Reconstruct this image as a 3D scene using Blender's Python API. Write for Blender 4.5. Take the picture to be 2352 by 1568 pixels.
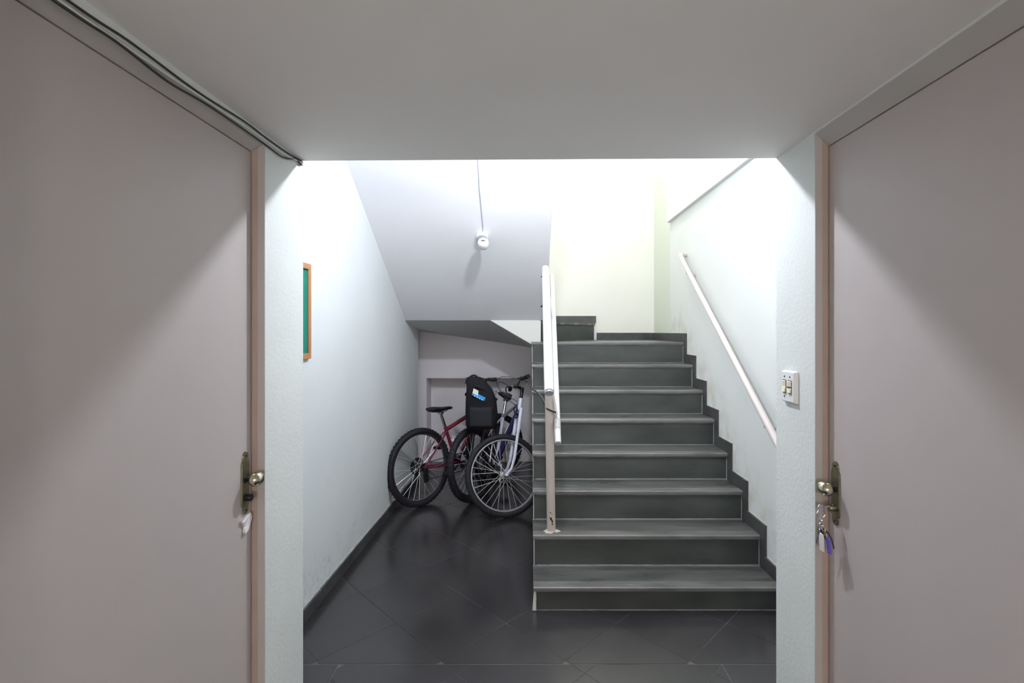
import bpy, math, random
from mathutils import Vector, Matrix
random.seed(4)
for o in list(bpy.data.objects): bpy.data.objects.remove(o)
SC = bpy.context.scene
COL = SC.collection
R = math.radians

# ------------------------------------------------------------------ camera, world, lights, exposure
cam_d = bpy.data.cameras.new('camera'); cam = bpy.data.objects.new('camera', cam_d); COL.objects.link(cam)
cam_d.sensor_width = 36.0; cam_d.lens = 1100 / 2352 * 36
cam_d.shift_x = (1176 - 1214) / 2352; cam_d.shift_y = (760 - 784) / 2352
cam_d.clip_start = 0.02
cam.location = (0, 0, 1.5); cam.rotation_euler = (R(90), 0, 0)
SC.camera = cam
SC.view_settings.view_transform = 'Standard'
SC.view_settings.look = 'None'
SC.view_settings.gamma = 1.0
SC.view_settings.use_curve_mapping = False
SC.view_settings.exposure = 0.12
SC.cycles.use_denoising = True
SC.cycles.max_bounces = 12; SC.cycles.diffuse_bounces = 8
SC.cycles.sample_clamp_indirect = 6.0
W = bpy.data.worlds.new('world'); SC.world = W; W.use_nodes = True
W.node_tree.nodes['Background'].inputs[0].default_value = (0.6, 0.7, 0.8, 1)
W.node_tree.nodes['Background'].inputs[1].default_value = 0.3

LAMP_LOW = (0.06, 2.28, 2.59); LAMP_LOW_POWER = 720.0; LAMP_LOW_COL = (0.87, 0.92, 1.0)
LAMP_UP = (0.55, 4.15, 4.70);  LAMP_UP_POWER = 1280.0;  LAMP_UP_COL = (1.0, 1.0, 0.96)
FILL_HALL = (0.0, -2.7, 1.35); FILL_HALL_POWER = 900.0; FILL_HALL_COL = (1.0, 0.88, 0.82)  # unseen warm fill, added to brighten the hall ceiling and doors

# ------------------------------------------------------------------ helpers
class MB:
    """collects shapes; build() links them as ONE mesh object"""
    def __init__(s): s.v = []; s.f = []; s.m = []; s.cur = 0; s.xf = Matrix()
    def add(s, vs, fs):
        b = len(s.v); s.v += [tuple(s.xf @ Vector(p)) for p in vs]
        for f in fs: s.f.append([i + b for i in f]); s.m.append(s.cur)
        return s
    def box(s, x0, x1, y0, y1, z0, z1):
        return s.add([(x0,y0,z0),(x1,y0,z0),(x1,y1,z0),(x0,y1,z0),(x0,y0,z1),(x1,y0,z1),(x1,y1,z1),(x0,y1,z1)],
                     [(3,2,1,0),(4,5,6,7),(0,1,5,4),(1,2,6,5),(2,3,7,6),(3,0,4,7)])
    def loft(s, A, B):
        """two matching rings of points joined and capped"""
        n = len(A); fs = [tuple(range(n))[::-1], tuple(range(n, 2*n))]
        fs += [(i, (i+1) % n, n + (i+1) % n, n + i) for i in range(n)]
        return s.add(list(A) + list(B), fs)
    def prism_x(s, prof, x0, x1): return s.loft([(x0, y, z) for y, z in prof], [(x1, y, z) for y, z in prof])
    def prism_y(s, prof, y0, y1): return s.loft([(x, y0, z) for x, z in prof], [(x, y1, z) for x, z in prof])
    def prism_z(s, prof, z0, z1): return s.loft([(x, y, z0) for x, y in prof], [(x, y, z1) for x, y in prof])
    def tube(s, pts, r, n=10, caps=True, closed=False):
        P = [Vector(p) for p in pts]; m = len(P)
        rs = r if isinstance(r, (list, tuple)) else [r] * m
        vs = []; up = None
        for i in range(m):
            if closed: t = P[(i+1) % m] - P[i-1]
            elif i == 0: t = P[1] - P[0]
            elif i == m-1: t = P[-1] - P[-2]
            else: t = (P[i+1]-P[i]).normalized() + (P[i]-P[i-1]).normalized()
            t = t.normalized()
            if up is None:
                up = Vector((0,0,1)) if abs(t.z) < 0.9 else Vector((1,0,0))
            a = t.cross(up)
            if a.length < 1e-5: a = t.orthogonal()
            a.normalize(); b = a.cross(t).normalized(); up = b
            for k in range(n):
                an = 2*math.pi*k/n
                vs.append(tuple(P[i] + a*math.cos(an)*rs[i] + b*math.sin(an)*rs[i]))
        fs = []
        for i in range(m if closed else m-1):
            j = (i+1) % m
            for k in range(n):
                k2 = (k+1) % n
                fs.append((i*n+k, i*n+k2, j*n+k2, j*n+k))
        if caps and not closed:
            fs.append(tuple(range(n))[::-1]); fs.append(tuple(range((m-1)*n, m*n)))
        return s.add(vs, fs)
    def lathe(s, prof, n=20, origin=(0,0,0), axis='z'):
        """prof: (radius, height) pairs; closed by caps where radius is > 0"""
        vs = []; fs = []; o = Vector(origin)
        for r, h in prof:
            for k in range(n):
                a = 2*math.pi*k/n; c, d = r*math.cos(a), r*math.sin(a)
                p = (c, d, h) if axis == 'z' else ((h, c, d) if axis == 'x' else (d, h, c))
                vs.append(tuple(o + Vector(p)))
        m = len(prof)
        for i in range(m-1):
            for k in range(n):
                k2 = (k+1) % n
                fs.append((i*n+k, i*n+k2, (i+1)*n+k2, (i+1)*n+k))
        fs.append(tuple(range(n))[::-1]); fs.append(tuple(range((m-1)*n, m*n)))
        return s.add(vs, fs)
    def ring(s, prof, n=48):
        """closed profile (radius, y) revolved about the y axis"""
        m = len(prof); vs = []; fs = []
        for k in range(n):
            a = 2*math.pi*k/n
            for r, y in prof: vs.append((r*math.cos(a), y, r*math.sin(a)))
        for k in range(n):
            k2 = (k+1) % n
            for i in range(m):
                i2 = (i+1) % m
                fs.append((k*m+i, k*m+i2, k2*m+i2, k2*m+i))
        return s.add(vs, fs)
    def ball(s, c, r, n=12, sc=(1,1,1)):
        prof = []
        for i in range(1, n): 
            a = math.pi*i/n; prof.append((math.sin(a), -math.cos(a)))
        old = s.xf; s.xf = old @ Matrix.Translation(c) @ Matrix.Diagonal((r*sc[0], r*sc[1], r*sc[2], 1))
        s.lathe(prof, n*2 if n < 10 else 20); s.xf = old
        return s
    def build(s, name, mat, parent=None, smooth=False, bevel=0, segs=2, loc=None, matrix=None):
        me = bpy.data.meshes.new(name); me.from_pydata(s.v, [], s.f)
        mats = mat if isinstance(mat, (list, tuple)) else [mat]
        for q in mats: me.materials.append(q)
        if len(mats) > 1:
            for p, mi in zip(me.polygons, s.m): p.material_index = mi
        me.validate(); me.update()
        import bmesh
        bm = bmesh.new(); bm.from_mesh(me); bmesh.ops.recalc_face_normals(bm, faces=bm.faces); bm.to_mesh(me); bm.free()
        o = bpy.data.objects.new(name, me); COL.objects.link(o)
        if parent: o.parent = parent
        if matrix is not None: o.matrix_local = matrix
        if loc: o.location = loc
        if bevel:
            b = o.modifiers.new('bevel', 'BEVEL'); b.width = bevel; b.segments = segs; b.limit_method = 'ANGLE'; b.angle_limit = R(35)
        if smooth:
            me.shade_smooth()
            try: me.set_sharp_from_angle(angle=R(40))
            except Exception: pass
        return o

def empty(name, loc=(0,0,0), rz=0, label=None, cat=None, group=None, kind=None):
    o = bpy.data.objects.new(name, None); COL.objects.link(o); o.location = loc; o.rotation_euler = (0,0,rz)
    o.empty_display_size = 0.05
    return tag(o, label, cat, group, kind)
def tag(o, label=None, cat=None, group=None, kind=None):
    if label: o['label'] = label
    if cat: o['category'] = cat
    if group: o['group'] = group
    if kind: o['kind'] = kind
    return o
def inst(src, name, parent, matrix):
    c = src.copy(); c.name = name; COL.objects.link(c); c.parent = parent; c.matrix_local = matrix; return c

# ------------------------------------------------------------------ materials
def mat(name, col, rough=0.5, metal=0.0, var=0.0, scale=6.0, bump=0.0, bscale=80.0, spec=0.5, rvar=0.0, emit=None, col2=None, stretch=(1,1,1)):
    m = bpy.data.materials.new(name); m.use_nodes = True
    nt = m.node_tree; N = nt.nodes; L = nt.links; b = N['Principled BSDF']
    b.inputs['Base Color'].default_value = (*col, 1); b.inputs['Roughness'].default_value = rough
    b.inputs['Metallic'].default_value = metal; b.inputs['Specular IOR Level'].default_value = spec
    geo = N.new('ShaderNodeNewGeometry'); mp = N.new('ShaderNodeMapping'); mp.inputs['Scale'].default_value = stretch
    L.new(geo.outputs['Position'], mp.inputs[0])
    if var or col2:
        n = N.new('ShaderNodeTexNoise'); n.inputs['Scale'].default_value = scale; n.inputs['Detail'].default_value = 6
        L.new(mp.outputs[0], n.inputs['Vector'])
        rp = N.new('ShaderNodeValToRGB'); rp.color_ramp.elements[0].position = 0.3; rp.color_ramp.elements[1].position = 0.7
        c2 = col2 or tuple(min(1, c*(1+var)) for c in col)
        c1 = col if col2 else tuple(c*(1-var) for c in col)
        rp.color_ramp.elements[0].color = (*c1, 1); rp.color_ramp.elements[1].color = (*c2, 1)
        L.new(n.outputs['Fac'], rp.inputs[0]); L.new(rp.outputs[0], b.inputs['Base Color'])
        m['ramp'] = rp.name
        if rvar:
            mr = N.new('ShaderNodeMapRange'); mr.inputs['To Min'].default_value = max(0.02, rough-rvar); mr.inputs['To Max'].default_value = rough+rvar
            mr.inputs['From Min'].default_value = 0.3; mr.inputs['From Max'].default_value = 0.7
            L.new(n.outputs['Fac'], mr.inputs[0]); L.new(mr.outputs[0], b.inputs['Roughness'])
    if bump:
        n2 = N.new('ShaderNodeTexNoise'); n2.inputs['Scale'].default_value = bscale; n2.inputs['Detail'].default_value = 4
        L.new(mp.outputs[0], n2.inputs['Vector'])
        bp = N.new('ShaderNodeBump'); bp.inputs['Strength'].default_value = bump; bp.inputs['Distance'].default_value = 0.004
        L.new(n2.outputs['Fac'], bp.inputs['Height']); L.new(bp.outputs[0], b.inputs['Normal'])
    if emit:
        b.inputs['Emission Color'].default_value = (*emit[0], 1); b.inputs['Emission Strength'].default_value = emit[1]
    return m

def add_wear(m, mask_builder, wear_col):
    """blend a wear colour over the base colour where mask_builder(nt, position socket) -> 0..1 socket"""
    nt = m.node_tree; N = nt.nodes; L = nt.links; b = N['Principled BSDF']
    geo = N.new('ShaderNodeNewGeometry')
    fac = mask_builder(nt, geo.outputs['Position'])
    mx = N.new('ShaderNodeMix'); mx.data_type = 'RGBA'
    src = b.inputs['Base Color'].links[0].from_socket if b.inputs['Base Color'].links else None
    if src: L.new(src, mx.inputs['A'])
    else: mx.inputs['A'].default_value = b.inputs['Base Color'].default_value
    mx.inputs['B'].default_value = (*wear_col, 1)
    L.new(fac, mx.inputs['Factor']); L.new(mx.outputs['Result'], b.inputs['Base Color'])

def math_node(nt, op, a, b=None, clamp=False):
    n = nt.nodes.new('ShaderNodeMath'); n.operation = op; n.use_clamp = clamp
    for i, x in enumerate((a, b)):
        if x is None: continue
        if isinstance(x, (int, float)): n.inputs[i].default_value = x
        else: nt.links.new(x, n.inputs[i])
    return n.outputs[0]
def maprange(nt, x, a, b, c=0.0, d=1.0):
    n = nt.nodes.new('ShaderNodeMapRange'); n.inputs['From Min'].default_value = a; n.inputs['From Max'].default_value = b
    n.inputs['To Min'].default_value = c; n.inputs['To Max'].default_value = d; nt.links.new(x, n.inputs[0]); return n.outputs[0]
def noise(nt, pos, scale, detail=5, stretch=(1,1,1)):
    mp = nt.nodes.new('ShaderNodeMapping'); mp.inputs['Scale'].default_value = stretch; nt.links.new(pos, mp.inputs[0])
    n = nt.nodes.new('ShaderNodeTexNoise'); n.inputs['Scale'].default_value = scale; n.inputs['Detail'].default_value = detail
    nt.links.new(mp.outputs[0], n.inputs['Vector']); return n.outputs['Fac']
def sep(nt, pos):
    s = nt.nodes.new('ShaderNodeSeparateXYZ'); nt.links.new(pos, s.inputs[0]); return s.outputs

M_wall = mat('painted_wall', (0.76, 0.78, 0.785), 0.75, var=0.03, scale=1.5, bump=0.10, bscale=60)
M_wall_l = mat('painted_wall_scuffed', (0.69, 0.72, 0.735), 0.75, var=0.03, scale=1.5, bump=0.10, bscale=60)
M_wall_r = mat('painted_wall_stair_side', (0.66, 0.68, 0.675), 0.75, var=0.03, scale=1.5, bump=0.10, bscale=60)
M_up = mat('painted_wall_warm_white', (0.76, 0.76, 0.725), 0.75, var=0.02, scale=1.5, bump=0.08, bscale=60)
M_nook = mat('painted_nook_wall', (0.78, 0.745, 0.78), 0.75, var=0.03, scale=2.0, bump=0.12, bscale=50)
M_rough = mat('textured_plaster', (0.68, 0.71, 0.70), 0.8, var=0.03, scale=3, bump=0.42, bscale=75)
M_ceil = mat('painted_ceiling', (0.88, 0.855, 0.84), 0.8, var=0.02, scale=2, bump=0.05, bscale=40)
M_soff = mat('painted_soffit', (0.80, 0.80, 0.83), 0.75, var=0.02, scale=2, bump=0.10, bscale=45)
M_door = mat('painted_door', (0.475, 0.425, 0.42), 0.45, var=0.025, scale=2.5, bump=0.05, bscale=120, stretch=(1,1,0.15))
M_jamb = mat('painted_jamb_grey', (0.50, 0.47, 0.45), 0.5, var=0.03, scale=5)
M_jamb_t = mat('worn_jamb_tan', (0.47, 0.365, 0.31), 0.5, var=0.06, scale=9)
M_dark = mat('dark_gap', (0.03, 0.015, 0.012), 0.8)
M_slate_floor = mat('black_slate_floor', (0.020, 0.0185, 0.021), 0.24, var=0, col2=(0.029, 0.027, 0.030), scale=3, bump=0.03, bscale=30, rvar=0.03, spec=0.9)
M_slate_tread = mat('grey_slate_tread', (0.046, 0.047, 0.046), 0.34, col2=(0.090, 0.090, 0.088), scale=7, bump=0.15, bscale=30, rvar=0.08, spec=0.55, stretch=(0.35, 1.6, 1))
M_slate_riser = mat('green_grey_slate_riser', (0.036, 0.041, 0.039), 0.50, col2=(0.070, 0.077, 0.074), scale=5, bump=0.15, bscale=22, rvar=0.06, spec=0.5, stretch=(0.6, 1, 1.6))
M_slate_skirt = mat('slate_skirting', (0.032, 0.033, 0.033), 0.45, col2=(0.070, 0.071, 0.073), scale=9, bump=0.2, bscale=30)
M_grout = mat('grout', (0.022, 0.021, 0.022), 0.7, col2=(0.11, 0.105, 0.105), scale=3.0)
M_caulk = mat('pale_mortar_line', (0.36, 0.36, 0.34), 0.8, var=0.3, scale=14)
M_plaster = mat('worn_plaster_edge', (0.62, 0.62, 0.57), 0.8, var=0.10, scale=12, bump=0.3)
M_railw = mat('white_pipe_paint', (0.66, 0.65, 0.65), 0.38)
M_post = mat('cream_pipe_paint', (0.60, 0.53, 0.49), 0.4, var=0.04, scale=10)
M_tape = mat('grey_tape', (0.42, 0.42, 0.43), 0.3, var=0.2, scale=50)
M_pinkrail = mat('pinkish_pipe_paint', (0.60, 0.545, 0.535), 0.4)
M_brass = mat('antique_brass', (0.23, 0.22, 0.15), 0.32, metal=0.9, var=0.25, scale=40)
M_knob = mat('polished_knob', (0.62, 0.58, 0.45), 0.16, metal=1.0)
M_black = mat('black_rubber', (0.011, 0.011, 0.015), 0.65, bump=0.2, bscale=200, spec=0.3)
M_cable = mat('black_cable', (0.02, 0.018, 0.02), 0.5)
M_wcable = mat('white_cable', (0.65, 0.66, 0.62), 0.5)
M_chrome = mat('chrome', (0.65, 0.65, 0.68), 0.22, metal=1.0)
M_alu = mat('brushed_rim', (0.70, 0.70, 0.74), 0.28, metal=0.75)
M_blackrim = mat('dark_rim', (0.05, 0.05, 0.06), 0.25, metal=0.6)
M_polrim = mat('polished_dark_rim', (0.22, 0.22, 0.24), 0.18, metal=0.9)
M_spoke = mat('spoke_steel', (0.72, 0.72, 0.75), 0.3, metal=0.6)
M_pink = mat('maroon_frame_paint', (0.15, 0.018, 0.036), 0.25, var=0.1)
M_pinkw = mat('white_frame_panel', (0.66, 0.62, 0.70), 0.3)
M_whiteb = mat('white_frame_paint', (0.66, 0.67, 0.80), 0.25)
M_navy = mat('navy_frame_paint', (0.03, 0.035, 0.12), 0.3)
M_blackb = mat('black_frame_paint', (0.018, 0.018, 0.022), 0.3)
M_blackm = mat('black_metal', (0.03, 0.03, 0.034), 0.35, metal=0.7)
M_saddle = mat('black_vinyl', (0.014, 0.014, 0.019), 0.45, spec=0.3)
M_bag = mat('black_nylon', (0.008, 0.008, 0.011), 0.8, spec=0.2, bump=0.3, bscale=90)
M_bag2 = mat('dark_mesh_pocket', (0.016, 0.017, 0.021), 0.8, spec=0.2, bump=0.3, bscale=260)
M_blue = mat('bright_blue_print', (0.02, 0.30, 0.75), 0.5)
M_white = mat('white_plastic', (0.78, 0.78, 0.80), 0.35)
M_whitec = mat('white_label', (0.75, 0.80, 0.74), 0.5)
M_greyp = mat('grey_plastic', (0.40, 0.41, 0.46), 0.4)
M_cream = mat('cream_rocker', (0.72, 0.68, 0.50), 0.35)
M_purple = mat('purple_plastic', (0.12, 0.07, 0.42), 0.35)
M_acryl = mat('pale_tag', (0.66, 0.60, 0.60), 0.2)
M_woodf = mat('varnished_wood', (0.42, 0.21, 0.10), 0.4, var=0.15, scale=20, stretch=(1,1,0.2))
M_felt = mat('teal_felt', (0.0, 0.19, 0.135), 0.9, bump=0.2, bscale=300)
M_paper = mat('crumpled_paper', (0.80, 0.78, 0.80), 0.8)
M_reflector = mat('amber_red_reflector', (0.45, 0.03, 0.02), 0.2)
M_rust = mat('rust', (0.06, 0.02, 0.012), 0.9)

# wear with a shape of its own
def m_left(nt, pos):
    s = sep(nt, pos); n = noise(nt, pos, 9, 6); n2 = noise(nt, pos, 34, 6)
    low = maprange(nt, s['Z'], 0.08, 0.34, 1.0, 0.0)
    a = maprange(nt, n, 0.45, 0.75); b = maprange(nt, n2, 0.45, 0.65)
    return math_node(nt, 'MULTIPLY', math_node(nt, 'MULTIPLY', low, a), math_node(nt, 'MULTIPLY', b, 0.75), True)
add_wear(M_wall_l, m_left, (0.30, 0.27, 0.22))
def m_tyremark(nt, pos):
    s = sep(nt, pos); n = noise(nt, pos, 7, 8, (1, 1, 2.5)); n2 = noise(nt, pos, 2.3, 2)
    zb = math_node(nt, 'MULTIPLY', maprange(nt, s['Z'], 0.15, 0.3), maprange(nt, s['Z'], 0.55, 0.95, 1.0, 0.0))
    a = math_node(nt, 'MULTIPLY', maprange(nt, n, 0.60, 0.72), maprange(nt, n2, 0.48, 0.6))
    return math_node(nt, 'MULTIPLY', math_node(nt, 'MULTIPLY', zb, a), 0.25, True)
add_wear(M_wall_l, m_tyremark, (0.25, 0.25, 0.25))
def m_right(nt, pos):
    s = sep(nt, pos); n = noise(nt, pos, 8, 6)
    h = math_node(nt, 'SUBTRACT', s['Z'], math_node(nt, 'MINIMUM', math_node(nt, 'ADD', math_node(nt, 'MULTIPLY', s['Y'], 0.79), -1.905), 1.405))
    low = maprange(nt, h, 0.10, 0.36, 1.0, 0.0)
    return math_node(nt, 'MULTIPLY', math_node(nt, 'MULTIPLY', low, maprange(nt, n, 0.42, 0.72)), 0.65, True)
add_wear(M_wall_r, m_right, (0.45, 0.40, 0.31))
def m_scratch(nt, pos):
    a = noise(nt, pos, 5, 8, (1, 6, 1)); b = noise(nt, pos, 3, 3)
    return math_node(nt, 'MULTIPLY', maprange(nt, a, 0.50, 0.80), maprange(nt, b, 0.35, 0.75, 0.0, 0.30), True)
add_wear(M_slate_floor, m_scratch, (0.11, 0.105, 0.11))
def m_edge(nt, pos):
    s = sep(nt, pos)
    f = math_node(nt, 'FRACT', math_node(nt, 'DIVIDE', math_node(nt, 'SUBTRACT', s['Y'], 2.576-.020), .23))
    top = math_node(nt, 'LESS_THAN', f, .070/.23); n = noise(nt, pos, 3, 5, (1, 3, 1))
    return math_node(nt, 'MULTIPLY', top, maprange(nt, n, 0.3, 0.65, 0.2, 0.75), True)
def m_tread(nt, pos):
    a = noise(nt, pos, 4, 8, (1.2, 5, 1)); return maprange(nt, a, 0.52, 0.72, 0.0, 0.5)
add_wear(M_slate_tread, m_tread, (0.14, 0.137, 0.137))
add_wear(M_slate_tread, m_edge, (0.21, 0.207, 0.207))

# ------------------------------------------------------------------ the setting
ZC = 2.16               # hall ceiling
XL, XR = -0.885, 0.946  # hall wall faces
YE = 1.845              # end of the hall
BACK = 5.25
ZTOP = 5.6
def wl(y): return -1.160 + 0.017 * (y - 2.5)     # face of the stairwell's left wall

# hall ceiling (a solid lowered slab)
tag(MB().prism_z([(-1.5, -4.6), (1.7, -4.6), (1.7, 1.829), (XR, 1.829), (XL, 1.858), (-1.5, 1.858)], ZC, 2.91).build('ceiling', M_ceil), kind='structure')
# stairwell ceiling in front of the opening, and the ceiling upstairs
tag(MB().box(-1.5, 1.7, 1.83, 2.80, 2.77, 2.91).build('ceiling_stairwell', M_up), kind='structure')
tag(MB().box(-1.6, 1.8, 0.4, 5.7, ZTOP, ZTOP+0.1).build('ceiling_upstairs', M_up), kind='structure')

# hall side walls: solid piers beyond each door, with a lintel strip and a pier behind the camera
DL0, DL1 = 0.62, 1.600     # clear opening of the left door in y (its far jamb at 1.60)
def pier(name, x0, x1, y0, y1, m): return tag(MB().box(x0, x1, y0, y1, 0, ZC).build(name, m), kind='structure')
def hall_wall(name, x0, x1, ya, yb, ytop, yend):
    mb = MB()
    prof = [(-4.6, 0), (ya, 0), (ya, ytop), (yb, ytop), (yb, 0), (yend, 0), (yend, ZC), (-4.6, ZC)]
    mb.prism_x(prof, x0, x1)
    return tag(mb.build(name, M_rough), kind='structure')
hall_wall('wall_left_hall', -1.5, XL, 0.734, 1.606, 2.130, 1.880)
hall_wall('wall_right_hall', XR, 1.7, 0.714, 1.580, 2.152, 1.829)
tag(MB().box(-1.5, 1.7, -4.7, -4.6, 0, ZC).build('wall_behind', M_wall), kind='structure')
# stairwell walls
w = MB()
ya, yb = 1.878, 4.86
w.loft([(-1.5, ya, 0), (wl(ya), ya, 0), (wl(ya), ya, ZTOP), (-1.5, ya, ZTOP)], [(-1.5, yb, 0), (wl(yb), yb, 0), (wl(yb), yb, ZTOP), (-1.5, yb, ZTOP)])
tag(w.build('wall_left', M_wall_l), kind='structure')
tag(MB().box(-1.62, -1.5, 0.4, 5.7, 0, ZTOP).build('wall_left_outer', M_wall), kind='structure')
tag(MB().box(1.365, 1.7, 1.829, 4.62, 0, 2.545).build('wall_right', M_wall_r), kind='structure')
tag(MB().box(1.332, 1.7, 1.829, 4.62, 2.545, ZTOP).build('wall_right_upper', M_up, bevel=0.004), kind='structure')
# back wall above and beside the recess; recess wall further back
tag(MB().box(-1.6, 1.7, BACK, 5.50, 0.985, ZTOP).build('wall_back', [M_up]), kind='structure')
lower = MB().box(-1.6, -1.117, BACK, 5.50, 0, 0.985).box(1.0, 1.7, BACK, 5.50, 0, 0.985)
tag(lower.build('wall_back_lower', M_nook), kind='structure')
tag(MB().box(-1.6, 1.7, 5.50, 5.62, 0, 1.2).build('wall_back_recess', M_nook), kind='structure')
# nook face of the back wall (below the winder) is the same wall in its own paint coat: a thin skim layer
tag(MB().prism_y([(-1.5, 0.985), (0.03, 0.985), (0.03, 1.33), (-0.42, 1.40), (-1.5, 1.53)], BACK - 0.006, BACK).build('wall_back_nook', M_nook), kind='structure')
tag(MB().box(-1.6, 1.8, 0.4, 0.5, 2.91, ZTOP).build('wall_front_upstairs', M_up), kind='structure')
tag(MB().box(1.7, 1.8, -4.7, 5.7, 0, ZTOP).build('wall_right_outer', M_wall), kind='structure')
# last stretch of the right wall, set back a little in greenish paint
tag(MB().box(1.375, 1.7, 4.62, BACK, 0, ZTOP).build('wall_right_far', mat('greenish_wall_paint', (0.60, 0.64, 0.56), 0.7, bump=0.1)), kind='structure')

# ---- floor: grout bed and slate tiles laid on the diagonal
floor = tag(MB().box(-1.6, 1.7, -4.6, 5.6, -0.10, -0.0013).build('floor', M_grout), kind='structure')
def clip(poly, x0, x1, y0, y1):
    def cut(P, inside, inter):
        out = []
        for i in range(len(P)):
            a, b = P[i-1], P[i]
            if inside(b):
                if not inside(a): out.append(inter(a, b))
                out.append(b)
            elif inside(a): out.append(inter(a, b))
        return out
    def ix(v): return lambda a, b: (v, a[1] + (b[1]-a[1])*(v-a[0])/(b[0]-a[0]))
    def iy(v): return lambda a, b: (a[0] + (b[0]-a[0])*(v-a[1])/(b[1]-a[1]), v)
    for ins, it in ((lambda p: p[0] >= x0, ix(x0)), (lambda p: p[0] <= x1, ix(x1)), (lambda p: p[1] >= y0, iy(y0)), (lambda p: p[1] <= y1, iy(y1))):
        poly = cut(poly, ins, it)
        if len(poly) < 3: return []
    return poly
def area(P): return abs(sum(P[i-1][0]*P[i][1]-P[i][0]*P[i-1][1] for i in range(len(P))))/2
def tile(P, top=None):
    cx = sum(p[0] for p in P)/len(P); cy = sum(p[1] for p in P)/len(P)
    t = random.uniform(-0.0003, 0.0003) if top is None else top
    sx, sy = random.uniform(-.0012, .0012), random.uniform(-.0012, .0012)
    g = 0.0012
    def zz(x, y): return t + sx*(x-cx) + sy*(y-cy)
    inner = []
    for x, y in P:
        d = math.hypot(x-cx, y-cy) or 1; k = 1 - g/d
        inner.append((cx+(x-cx)*k, cy+(y-cy)*k))
    bot = [(x, y, -0.012) for x, y in P]; mid = [(x, y, zz(x, y)-0.0016) for x, y in P]; topr = [(x, y, zz(x, y)) for x, y in inner]
    n = len(P); fs = [tuple(range(2*n, 3*n))]
    for i in range(n):
        j = (i+1) % n
        fs += [(i, j, n+j, n+i), (n+i, n+j, 2*n+j, 2*n+i)]
    MB().add(bot+mid+topr, fs).build('tile', M_slate_floor, floor)
def diag(u0, v0, s, x0, x1, y0, y1):
    q = s*math.sqrt(2); g = 0.0013
    for n in range(-12, 14):
        for m in range(-12, 14):
            ua, ub, va, vb = u0+q*n+g, u0+q*(n+1)-g, v0+q*m+g, v0+q*(m+1)-g
            P = [((u-v)/2, (u+v)/2) for u, v in ((ua, va), (ub, va), (ub, vb), (ua, vb))]
            P = clip(P, x0, x1, y0, y1)
            if P and area(P) > 0.0012: tile(P)
diag(1.78, 2.01, 0.40, -1.40, 1.40, 2.160, 5.48)
diag(1.78, 1.285, 0.40, -0.853, 0.869, -1.0, 2.154)
for x0, x1 in ((-1.40, -0.857), (0.873, 1.40)):
    y = 2.154
    while y > -1.0:
        tile([(x0, y-0.396), (x1, y-0.396), (x1, y), (x0, y)]); y -= 0.40

# baseboard along the left wall of the stairwell
bb = tag(MB().loft([(wl(1.85), 1.85, 0), (wl(1.85)+.006, 1.85, 0), (wl(1.85)+.006, 1.85, .078), (wl(1.85), 1.85, .078)],
                   [(wl(4.86), 4.86, 0), (wl(4.86)+.006, 4.86, 0), (wl(4.86)+.006, 4.86, .078), (wl(4.86), 4.86, .078)]).build('baseboard_left', M_caulk), kind='structure')
y = 1.852
while y < 4.80:
    y2 = min(y + 0.397, 4.858); a = wl(y); b = wl(y2); h = .074 + random.uniform(-.002, .002); t = .014 + random.uniform(-.002, .002)
    MB().loft([(a+.004, y, 0.001), (a+t, y, 0.001), (a+t, y, h), (a+.004, y, h)], [(b+.004, y2, 0.001), (b+t, y2, 0.001), (b+t, y2, h), (b+.004, y2, h)]).build('baseboard_tile', M_slate_skirt, bb, bevel=.0015)
    y += 0.40
for nm, x, s in (('baseboard_hall_left', XL, 1), ('baseboard_hall_right', XR, -1)):
    tag(MB().box(min(x, x+s*.012), max(x, x+s*.012), 1.61, 1.825, 0.001, 0.07).build(nm, M_slate_skirt, bevel=.0015), kind='structure')

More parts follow.
